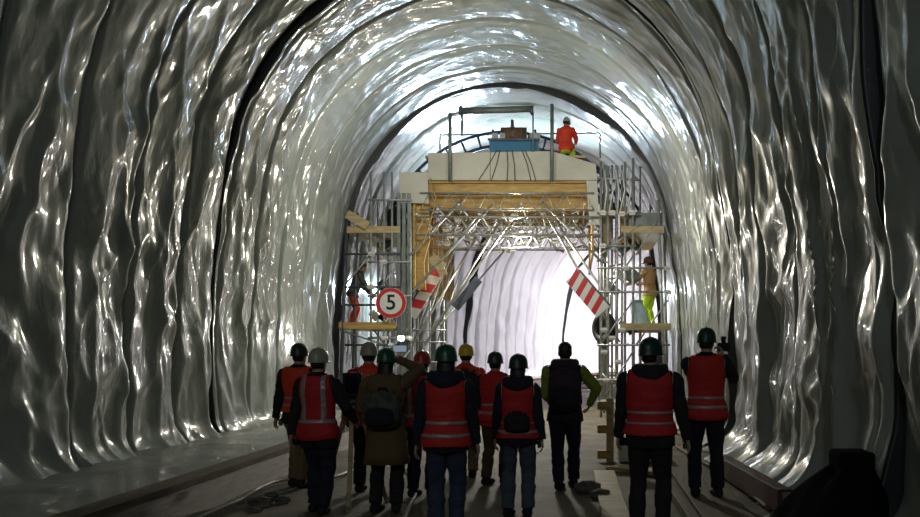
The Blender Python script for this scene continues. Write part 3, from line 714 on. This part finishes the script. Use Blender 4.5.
    n = len(me.vertices); co = np.empty(n * 3, np.float32); me.vertices.foreach_get('co', co); co = co.reshape(-1, 3).astype(float)
    no = np.empty(n * 3, np.float32); me.vertices.foreach_get('normal', no); no = no.reshape(-1, 3).astype(float)
    nf = len(me.polygons); lt = np.empty(nf, np.int32); me.polygons.foreach_get('loop_total', lt)
    lv = np.empty(len(me.loops), np.int32); me.loops.foreach_get('vertex_index', lv)
    ls = np.empty(nf, np.int32); me.polygons.foreach_get('loop_start', ls)
    names = list(parts); D = []
    for nm in names:
        dm = None
        for a, b_, r in parts[nm]:
            a, b_ = np.array(a), np.array(b_); ab = b_ - a; t = np.clip(((co - a) @ ab) / (ab @ ab), 0, 1)
            dd = np.linalg.norm(co - (a + t[:, None] * ab), axis=1) / (r * k); dm = dd if dm is None else np.minimum(dm, dd)
        D.append(dm)
    lab = np.argmin(np.array(D), 0); idx = {nm: i for i, nm in enumerate(names)}
    isin = lambda *ns: np.isin(lab, [idx[q] for q in idx if q in ns or q[:-1] in ns])
    rel = co - np.array(pel); tu = rel @ np.array(up) / k; tx = rel @ np.array(rt) / k; ty = rel @ np.array(fw) / k
    z0 = co[:, 2] / k
    ob = bpy.data.objects.new('person', me); C.objects.link(ob); ob.location = (x, y, z); ob.rotation_euler = (tilt, 0, yaw); ob['label'] = label; ob['category'] = 'person'
    noi = lambda sc, sd: (fbm(co[:, 0] * sc + co[:, 1] * sc * .6 + 9, co[:, 2] * sc * 1.6 + 9, sd, 2))
    sd0 = int(abs(x * 1000)) % 500
    def shell(name, vm, off, mat, parent=ob, flare=None):
        okf = np.minimum.reduceat(vm[lv].astype(int), ls) > 0
        if okf.sum() < 4: return None
        fi = np.nonzero(okf)[0]; q = co + no * (off if np.ndim(off) == 0 else off[:, None])
        if flare is not None: q = q + flare
        used = np.unique(np.concatenate([lv[ls[fi] + j] for j in range(3)] + [lv[ls[fi][lt[fi] == 4] + 3]])); mp = -np.ones(n, int); mp[used] = np.arange(len(used))
        faces = [tuple(int(mp[lv[ls[f] + j]]) for j in range(lt[f])) for f in fi]
        m = bpy.data.meshes.new(name); m.from_pydata(q[used].tolist(), [], faces); m.materials.append(M[mat])
        m.polygons.foreach_set('use_smooth', np.ones(len(faces), bool))
        o = bpy.data.objects.new(name, m); C.objects.link(o); o.parent = parent
        so = o.modifiers.new('rim', 'SOLIDIFY'); so.thickness = .008; so.offset = -1; so.use_rim_only = True
        return o
    wr_ = noi(9, 100 + sd0)
    hemz = hem if hem is not None else -.12
    tz_ = co[:, 2] / k
    shell('trousers', (isin('thigh', 'shin') & (z0 > .09)) | (isin('torso') & (tu < .06)), .012 + .020 * np.clip(wr_ + .2, 0, 1) + .008 * (z0 < .35), trousers)
    amid = (ank[0] + ank[1]) / 2; adir = (ank[1] - ank[0]); sidev = (co - np.array(amid)) @ np.array(adir) > 0
    for i in (0, 1): shell('boot', isin('foot%d' % i) | (isin('shin') & (z0 < .14) & (sidev == bool(i))), .008, boots)
    tors = isin('torso') | (isin('thigh') & (tu > hemz)) ; jm = tors & (tu > hemz) & (tu < .585)
    fl_ = np.zeros_like(co); 
    o_j = .016 + .022 * np.clip(wr_ + .2, 0, 1) + .02 * np.clip(-tu / .12, 0, 1)
    shell('jacket', jm & ~isin('hand'), o_j, jacket)
    for i in (0, 1): shell('sleeve', isin('uarm%d' % i, 'farm%d' % i) , .012 + .022 * np.clip(noi(12, 55 + sd0) + .25, 0, 1), sleeves or jacket)
    if vest:
        v0 = vest_z[0] if vest_z[0] is not None else -.06
        arm = (np.abs(tx) < .172 * bulk) | (tu < .33)
        vm = (isin('torso') | (isin('thigh') & (tu > v0)) | (isin('uarm') & (tu > .40))) & (tu > v0) & (tu < .548) & arm & ~isin('farm', 'hand')
        vo = .030 + .022 * np.clip(wr_ + .2, 0, 1) + .025 * np.clip((.1 - tu) / .16, 0, 1)
        vv = shell('safety_vest', vm, vo, vest)
        for b0, b1 in bands:
            shell('reflective_band', vm & (tu > b0) & (tu < b1), vo + .005, 'refl', vv)
        if vbands: 
            for sx in (-1, 1): shell('reflective_brace', vm & (np.abs(tx - sx * .095) < .024) & (tu > bands[0][1] - .01), vo + .006, 'refl', vv)
    if coat:
        rings = []; base = .12
        for t, a, b_ in ((.14, .185, .145), (.02, .20, .16), (-.12, .215, .175), (-.28, .235, .19), (-coatlen, .255, .20)):
            rings.append((t, a, b_))
        cm = MB(); vs = []; fs = []; nn = 64
        for j, (t, a, b_) in enumerate(rings):
            for q in range(nn):
                an = 2 * PI * q / nn; wv = 1 + .035 * math.sin(an * 7 + 1) * (j / 4)
                c_ = V((0, 0, 0)) + L(0, 0, 0) + V((0, 0, t * k)); vs.append(c_ + V((a * wv * math.cos(an), b_ * wv * math.sin(an), 0)) * k)
        for j in range(len(rings) - 1):
            for q in range(nn): fs.append((j * nn + q, j * nn + (q + 1) % nn, (j + 1) * nn + (q + 1) % nn, (j + 1) * nn + q))
        cm.add(vs, fs); co_ = cm.build('coat_skirt', coat, ob, smooth=True); so = co_.modifiers.new('s', 'SOLIDIFY'); so.thickness = .01
    # hard hat
    if helmet:
        T = Matrix.Translation(H_(0, -.004, .015)) @ RH.to_4x4() @ Matrix.Scale(k, 4)
        hm = MB(); nn = 40; vs = []; fs = []
        prof_ = [(1.30, 0, -.002), (1.0, .0, 0), (.99, .03, 0), (.955, .065, 0), (.87, .098, 0), (.70, .125, 0), (.45, .143, 0), (.18, .150, 0), (.01, .151, 0)]
        for j, (rr, zz, _) in enumerate(prof_):
            for q in range(nn):
                t = 2 * PI * q / nn; sx_, sy_ = .105, .128
                r2 = rr
                if j == 0: r2 = 1.06 + .34 * max(0, math.sin(t)) ** 1.5
                ridge_ = .006 if (j > 2 and abs(math.cos(t)) < .2) else 0
                vs.append((sx_ * r2 * math.cos(t), sy_ * r2 * math.sin(t), zz + ridge_ - (.010 if j == 0 else 0)))
        for j in range(len(prof_) - 1):
            for q in range(nn): fs.append((j * nn + q, j * nn + (q + 1) % nn, (j + 1) * nn + (q + 1) % nn, (j + 1) * nn + q))
        hm.add(vs, fs); hh = hm.build('hard_hat', helmet, ob, smooth=True); hh.data.transform(T)
        so = hh.modifiers.new('s', 'SOLIDIFY'); so.thickness = .004
        bd = MB().tube([(.100 * math.cos(t), .122 * math.sin(t) , .004) for t in [2 * PI * q / 24 for q in range(25)]], .006, 6).build('hat_band', 'dark', hh, smooth=True); bd.data.transform(T)
    e_ = MB()
    for sx in (-1, 1): e_.ell(H_(sx * .030, .086, -.002), (.011 * k,) * 3, nu=10, nv=8)
    e_.build('eyes', 'eye', ob, smooth=True)
    hr_ = MB()
    if hair == 'long':
        hr_.loft([(H_(0, -.03, .03), hx, hf, .078 * k, .075 * k), (H_(0, -.035, -.04), hx, hf, .086 * k, .072 * k), (H_(0, -.06, -.12), hx, hf, .088 * k, .055 * k), (H_(0, -.09, -.20), hx, hf, .075 * k, .03 * k)])
    elif not helmet:
        hr_.loft([(H_(0, -.03, -.07), hx, hf, .05 * k, .05 * k), (H_(0, -.022, -.04), hx, hf, .074 * k, .078 * k), (H_(0, -.014, .02), hx, hf, .083 * k, .093 * k), (H_(0, -.012, .07), hx, hf, .082 * k, .095 * k), (H_(0, -.010, .105), hx, hf, .062 * k, .075 * k), (H_(0, -.008, .13), hx, hf, .03 * k, .036 * k)])
    else:
        hr_.loft([(H_(0, -.012, .03), hx, hf, .079 * k, .088 * k), (H_(0, -.02, -.02), hx, hf, .077 * k, .082 * k), (H_(0, -.032, -.06), hx, hf, .062 * k, .058 * k)])
    hr_.build('hair', 'hair', ob, smooth=True)
    if hood:
        hd_ = MB(); nn = 32; ns = 12; vs = []; fs = []
        cc = nb + up * .005
        for q in range(nn):                          # rolled hood: torus thicker at the back
            t = 2 * PI * q / nn; bk = max(0, -math.sin(t)); r0 = .105; rr = .042 + .040 * bk
            for j in range(ns):
                p_ = 2 * PI * j / ns
                rad = r0 + rr * math.cos(p_); vs.append(cc + rt * rad * math.cos(t) * 1.15 * k + fw * rad * math.sin(t) * k + up * (rr * 1.1 * math.sin(p_) - .055 * bk + .03) * k)
        for q in range(nn):
            for j in range(ns): fs.append((q * ns + j, q * ns + (j + 1) % ns, ((q + 1) % nn) * ns + (j + 1) % ns, ((q + 1) % nn) * ns + j))
        hd_.add(vs, fs); hd_.build('hood', hood, ob, smooth=True)
    else:
        cl = MB().loft([(L(0, -.01, .53), rt, fw, .10 * k, .085 * k), (L(0, -.012, .57), rt, fw, .078 * k, .072 * k), (L(0, -.012, .61), rt, fw, .074 * k, .070 * k)]); cl.build('collar', jacket, ob, smooth=True)
    mw = Matrix.LocRotScale(ob.location, ob.rotation_euler, None)
    W = lambda p: mw @ V(p)
    return dict(ob=ob, L=lambda a, b_, c: W(L(a, b_, c)), H=lambda a, b_, c: W(H_(a, b_, c)), wr=[W(w_) for w_ in wr], sh=[W(s_) for s_ in sh_], yaw=yaw, k=k)
def pos(px, sc): return ((px - VX) / sc, F / sc)
def backpack(p, label, mats=('dark', 'dark'), dz=.30, size=(.30, .17, .46), dy=-.20, name='backpack', cat='bag', rz=0):
    c = p['L'](0, dy, dz); root = empty(name, c, p['yaw'] + rz); w, d, h_ = size
    def puff(cx, cy, cz, w, d, h_):
        m = MB(); rs = []
        for t in np.linspace(0, 1, 12):
            f = (1 - abs(2 * t - 1) ** 4) ** .5 * .9 + .1
            rs.append((V((cx, cy, cz - h_ / 2 + h_ * t)), V((1, 0, 0)), V((0, 1, 0)), w / 2 * f * 1.08, d / 2 * f * 1.08))
        return m.loft(rs)
    puff(0, 0, 0, w, d, h_).build('main_pack', mats[0], root, smooth=True)
    puff(0, -d * .48, -h_ * .16, w * .75, d * .55, h_ * .5).build('front_pocket', mats[1], root, smooth=True)
    MB().tube([(-.05, d * .3, h_ * .47), (-.03, d * .2, h_ * .56), (.03, d * .2, h_ * .56), (.05, d * .3, h_ * .47)], .010, 6).build('grab_handle', mats[1], root, smooth=True)
    for sx in (-1, 1):
        MB().tube([(sx * w * .3, d * .35, h_ * .42), (sx * w * .36, d * .35 + .10, h_ * .50), (sx * w * .40, d * .35 + .22, h_ * .40), (sx * w * .5, d * .35 + .27, h_ * .05), (sx * w * .55, d * .35 + .14, -h_ * .3), (sx * w * .4, d * .3, -h_ * .4)], .016, 6).build('strap', mats[0], root, smooth=True)
    return tag(root, label, cat)
two = ((.02, .065), (.13, .175))

# 1 leftmost man
x_, y_ = pos(299, 81)
p1 = person(x_, y_, 'leftmost person, dark green hard hat, orange vest over black jacket and khaki trousers', 1.72, yaw=-.15, bulk=1.05, trousers='khaki', vest='orange', bands=((.08, .12), (.17, .21)), vest_z=(-.0, None), helmet='hdgreen', hands=((-.33, .02, .80), (.27, .22, .90)), head=(-.1, 0, 0), feet=((-.08, .05, 0), (.08, -.08, 0)))
# 2 white helmet with tripod
x_, y_ = pos(318, 97)
p2 = person(x_, y_, 'person with white hard hat and red vest with reflective braces, gripping a tripod', 1.66, yaw=-.12, vest='vestr', bands=((.05, .10),), vbands=True, vest_z=(-.10, None), helmet='hwhite', head=(-.15, 0, 0), hands=((-.30, -.02, .80), (.33, .22, 1.0)), trousers='navy', hem=-.2, feet=((-.07, .10, 0), (.10, -.10, 0)))
# 3 white helmet behind
x_, y_ = pos(369, 84)
p3 = person(x_, y_, 'person in white hard hat and orange red jacket half hidden behind the coat wearer', 1.73, yaw=.1, jacket='orange', vest='orange', bands=two, helmet='hwhite', head=(.1, 0, 0), trousers='dark')
# 4 coat, arm raised
x_, y_ = pos(386, 96)
p4 = person(x_, y_, 'person in long olive brown coat and green hard hat raising one arm to photograph', 1.66, yaw=.0, jacket='olive', sleeves='olive', coat='olive', coatlen=.40, hem=-.14, helmet='hgreen', trousers='dark', head=(-.1, .05, 0), hair='long', bulk=1.05,
            hands=((-.20, .25, 1.18), (.12, .12, 1.66)), elbow=(None, (1, 0, -.8)), curl=(.9, .8), palms=(None, (0, 1, 0)), vest='olive', vest_z=(.30, None), bands=())
# 5 red helmet
x_, y_ = pos(422, 87)
p5 = person(x_, y_, 'person in dark red hard hat and red vest between the coat and the jeans wearer', 1.63, yaw=-.1, vest='vestr', bands=((.04, .09),), vbands=True, helmet='hred', trousers='navy', jacket='navy')
# 6 jeans woman centre
x_, y_ = pos(446, 111)
p6 = person(x_, y_, 'person in blue jeans, thick black hood and red vest, green hard hat, near centre', 1.69, yaw=.03, vest='vest', bands=((-.005, .035), (.12, .16)), vest_z=(-.07, None), hood='navy', trousers='jeans', helmet='hgreen', hair='long', bulk=1.0, hands=((-.29, .06, .80), (.29, .10, .82)), jacket='navy', feet=((-.09, 0, 0), (.09, 0.02, 0)))
# 7 yellow helmet
x_, y_ = pos(466, 75)
p7 = person(x_, y_, 'person in yellow hard hat and bright orange jacket with a dark backpack', 1.72, yaw=.05, jacket='orange', sleeves='orange', helmet='hyel', trousers='khaki', hands=((-.28, .15, .85), (.30, .15, .88)), feet=((-.08, .1, 0), (.10, -.1, 0)))
# 8 dark green helmet, red vest
x_, y_ = pos(495, 80)
p8 = person(x_, y_, 'person in dark green hard hat, orange red vest and brown trousers, turned slightly right', 1.62, yaw=-.25, vest='vest', bands=two, helmet='hdgreen', trousers='brown', jacket='vest', sleeves='dark', hands=((-.24, .2, 1.0), (.24, .25, .95)), feet=((-.12, .0, 0), (.10, .08, 0)))
# 9 light jeans woman
x_, y_ = pos(518, 99)
p9 = person(x_, y_, 'slim person in light blue jeans, red vest and green hard hat, small dark bag', 1.60, yaw=.0, vest='vestr', bands=((-.01, .035), (.09, .125)), vest_z=(-.05, None), hood='navy', trousers='ljeans', helmet='hdgreen', hair='long', head=(-.2, 0, 0), bulk=.95, jacket='navy', hands=((-.26, .1, .82), (.27, .02, .78)))
# 10 man with backpack, lime sleeves
x_, y_ = pos(565, 82)
p10 = person(x_, y_, 'bareheaded walking man in dark jacket with lime sleeves wearing a plum backpack', 1.77, yaw=-.02, jacket='navy', sleeves='lime', helmet=None, trousers='navy', hood='plum', hands=((-.18, .26, 1.02), (.30, .20, 1.00)), elbow=(None, (1, -.4, 0)), bulk=1.08, feet=((-.07, -.12, .0), (.10, .10, 0)))
# 11 right stocky man
x_, y_ = pos(650, 109)
p11 = person(x_, y_, 'stocky person in black with green hard hat and wide red vest, looking right', 1.75, yaw=-.12, vest='vestr', bands=((.07, .105), (.17, .205)), vest_z=(-.01, None), helmet='hdgreen', head=(-.5, -.05, 0), bulk=1.17, hands=((-.30, .15, .88), (.36, .06, .78)), feet=((-.12, 0, 0), (.12, 0.05, 0)), hood='dark')
# 12 photographer
x_, y_ = pos(706, 89.5)
p12 = person(x_, y_, 'tall rightmost person in green hard hat and red vest holding up a camera', 1.83, z=.055, yaw=-.05, vest='vest', bands=((.0, .04), (.10, .14)), vest_z=(-.09, None), helmet='hdgreen', head=(-.25, 0, 0), hands=((.05, .26, 1.42), (.22, .24, 1.48)), elbow=((-.6, -.2, -1), (.45, -.1, -1)), curl=(.9, .9), bulk=1.05, trousers='navy', feet=((-.12, 0, 0), (.12, -.03, 0)))
# workers on the gantry
wx = P(566, 158, 23.9)
w1 = person(wx.x, 23.9, 'worker in white hard hat and orange jacket crouching on top of the gantry', 1.66, z=zT, yaw=-.15, pelvis=(0, -.05, .38), lean=.2, jacket='orange', trousers='hvyel', helmet='hwhite', feet=((-.15, .12, 0), (.15, .22, 0)), hands=((-.2, .45, .62), (.2, .48, .60)), hair=False, vox=.012)
wx = P(650, 322, 24.0)
w2 = person(wx.x, 24.0, 'worker in tan jacket and lime yellow trousers on the right gantry platform', 1.84, z=zR0 + .03, yaw=.9, jacket='tan', trousers='hvyel', helmet='rust', lean=.06, hands=((-.25, .45, 1.12), (.25, .42, 1.15)), curl=(.9, .9), vox=.012)
wx = P(347, 322, 23.9)
w3 = person(-5.72, 23.4, 'worker in grey green jacket and orange trousers stooping on the left gantry platform', 1.68, z=zL0 + .03, yaw=-1.2, jacket='camo', trousers='orange', helmet=None, lean=.35, hands=((-.2, .45, .95), (.2, .42, .9)), vox=.012)
wx = P(391, 240, 24.2)
w4 = person(wx.x, 24.6, 'worker in black clothes sitting on the upper left platform of the gantry', 1.62, z=zL1 + .03, yaw=-.4, pelvis=(0, -.05, .34), lean=.3, jacket='dark', trousers='dark', helmet='hdgreen', feet=((-.15, .12, 0), (.15, .2, 0)), hands=((-.2, .4, .5), (.2, .4, .5)), vox=.012)

# things carried
backpack(p4, 'dark grey rucksack with navy base on the back of the olive coat', ('camo', 'navy'), .20, (.36, .2, .40), -.24)
backpack(p7, 'black backpack on the orange jacket of the yellow helmet wearer', ('dark', 'camo'), .28, (.34, .17, .48), -.22)
backpack(p10, 'big plum backpack on the man with lime sleeves', ('plum', 'navy'), .26, (.36, .2, .54), -.23)
backpack(p9, 'small black sling bag across the back of the light jeans wearer', ('dark', 'dark'), .12, (.24, .10, .20), -.20, 'sling_bag', rz=0)
# camera and phone
c = (p12['wr'][1] + V((.0, .06, .11)))
cam = empty('photo_camera', c, p12['yaw'])
MB().box((0, 0, 0), (.14, .06, .10)).build('camera_body', 'dark', cam, bevel=.01)
MB().tube([(0, .03, 0), (0, .13, 0)], [.037, .04], 16).build('lens', 'lens', cam, auto=True)
MB().box((0, 0, .062), (.05, .05, .03)).build('viewfinder', 'dark', cam, bevel=.006)
MB().box((.0, .0, .10), (.06, .07, .05)).build('flash', 'dark', cam, bevel=.008)
tag(cam, 'black camera held up by the tall photographer on the right', 'camera')
c = p4['wr'][1] + V((.0, .05, .12)); ph = empty('mobile_phone', c)
MB().box((0, 0, 0), (.15, .009, .075)).build('case', 'dark', ph, bevel=.003)
MB().box((0, -.0055, 0), (.14, .002, .066)).build('screen', 'phone', ph)
tag(ph, 'phone held up in the raised hand of the olive coat wearer', 'phone')
# tripod with black monitor
tc_ = V((-2.42, 9.9, 0)); tp_ = empty('tripod', tc_)
for k, a in enumerate((-1.45, .65, 2.8)):
    d = V((math.cos(a), math.sin(a), 0)); MB().beam(V((0, 0, 1.12)) + d * .06, d * .40, .045, .03).build('leg', 'timber', tp_, bevel=.004)
    MB().tube([d * .40 + V((0, 0, .06)), d * .40], [.02, .006], 8).build('foot_spike', 'dsteel', tp_, auto=True)
MB().tube([(0, 0, 1.08), (0, 0, 1.16)], .09, 16).build('tripod_head', 'dsteel', tp_, auto=True)
tag(tp_, 'wooden surveying tripod beside the person in the white hard hat', 'tripod')
mn = empty('instrument_case', tc_ + V((0, 0, 1.16)))
MB().box((0, 0, .14), (.20, .14, .27)).build('case', 'dark', mn, bevel=.015)
MB().box((0, -.074, .15), (.15, .006, .18)).build('front_panel', 'lens', mn)
MB().tube([(-.05, 0, .275), (-.05, 0, .30), (.05, 0, .30), (.05, 0, .275)], .008, 6).build('handle', 'dark', mn)
tag(mn, 'black instrument box sitting on the wooden tripod', 'instrument')
# pale blue bundle by right worker
bp_ = P(638, 322, 23.5); bp_.z = zR0 + .03; bb = MB()
rs = []
for t in np.linspace(0, 1, 9): rs.append((bp_ + V((.05 * math.sin(t * 5), 0, .72 * t)), V((1, 0, 0)), V((0, 1, 0)), .24 * (1 - .3 * t), .17 * (1 - .3 * t)))
o = bb.loft(rs).build('plastic_sack', 'bluebag', smooth=True); origin(o, bp_); tag(o, 'pale blue plastic sack beside the worker in lime yellow trousers', 'sack')

# ------------------------------------------------------------------ lights
def area(name, loc, aim, e, sx, sy, col=(1, 1, 1)):
    li = bpy.data.lights.new(name, 'AREA'); li.shape = 'RECTANGLE'; li.size = sx; li.size_y = sy; li.energy = e; li.color = col
    o = bpy.data.objects.new(name, li); C.objects.link(o); o.location = loc; o.rotation_euler = (V(aim) - V(loc)).to_track_quat('-Z', 'Y').to_euler(); return o
def tun(s, u, z):
    cx_, cy_, th_ = path(s); return V((float(cx_ + u * math.cos(th_)), float(cy_ - u * math.sin(th_)), z))
for s_, e_ in ((34, 60), (40, 110), (47, 330), (54, 900), (62, 1000), (72, 800)):
    area('tunnel_lamp', tun(s_, .8, 7.2), tun(s_, -1.0, 0), e_, .5, 2.2, (1, .93, 1.0))
area('deck_lamp', tun(28.5, 1.2, 6.9), tun(26.5, 0, 8.4), 190, 1.0, .5, (.62, .80, 1))
area('deck_lamp', tun(28.5, -1.5, 6.9), tun(26.5, -1, 8.4), 190, 1.0, .5, (.62, .80, 1))
area('side_lamp', tun(27.5, -3.6, 3.4), tun(27, -4.4, 2.5), 110, .2, .5, (.7, .88, 1))
area('side_lamp', tun(27.5, 3.7, 3.4), tun(27, 4.4, 2.5), 110, .2, .5, (.8, .92, 1))
# fill lights added under the crown with no fixture, aimed at the gantry front
area('front_fill', (-3.6, 17.5, 5.9), (-2.2, 23, 4.6), 100, 1.3, .6, (1, .98, .9))
area('front_fill', (.4, 17.5, 5.7), (-1.0, 23, 4.4), 100, 1.3, .6, (1, .98, .9))
area('under_fill', (-1.9, 25.5, 2.9), (-1.9, 24.6, 6), 70, .5, .5, (1, .95, .85))  # added light without a fixture, brightens the soffit from below
area('under_fill', (-1.5, 24.5, 4.6), (-1.0, 19.5, 0), 480, .5, .3, (1, .95, .80))  # added light without a fixture, makes the bright floor patch
# weak lamps in the section behind the photographer
area('rear_lamp', (-3.2, -6, 6.6), (-1.8, 10, 1), 70, .4, .2, (1, .96, .9))
area('rear_lamp', (0.2, -5, 6.4), (-1.5, 10, 1), 85, .4, .2, (.72, .86, 1))
w = bpy.data.worlds.new('W'); S.world = w; w.use_nodes = True; w.node_tree.nodes['Background'].inputs[0].default_value = (.004, .004, .005, 1)
cd = bpy.data.cameras.new('camera'); cd.sensor_width = 36; cd.lens = F / 920 * 36; cd.shift_x = -(VX - 460) / 920; cd.shift_y = (HY - 258.5) / 920
co_ = bpy.data.objects.new('camera', cd); C.objects.link(co_); co_.location = (0, 0, CH); co_.rotation_euler = (PI / 2, 0, 0); S.camera = co_
cd.clip_start = .1; cd.clip_end = 300
S.view_settings.view_transform = 'Standard'; S.view_settings.look = 'None'; S.view_settings.gamma = 1; S.view_settings.use_curve_mapping = False
S.view_settings.exposure = -0.12
S.cycles.use_denoising = True
S.cycles.max_bounces = 8; S.cycles.sample_clamp_indirect = 6
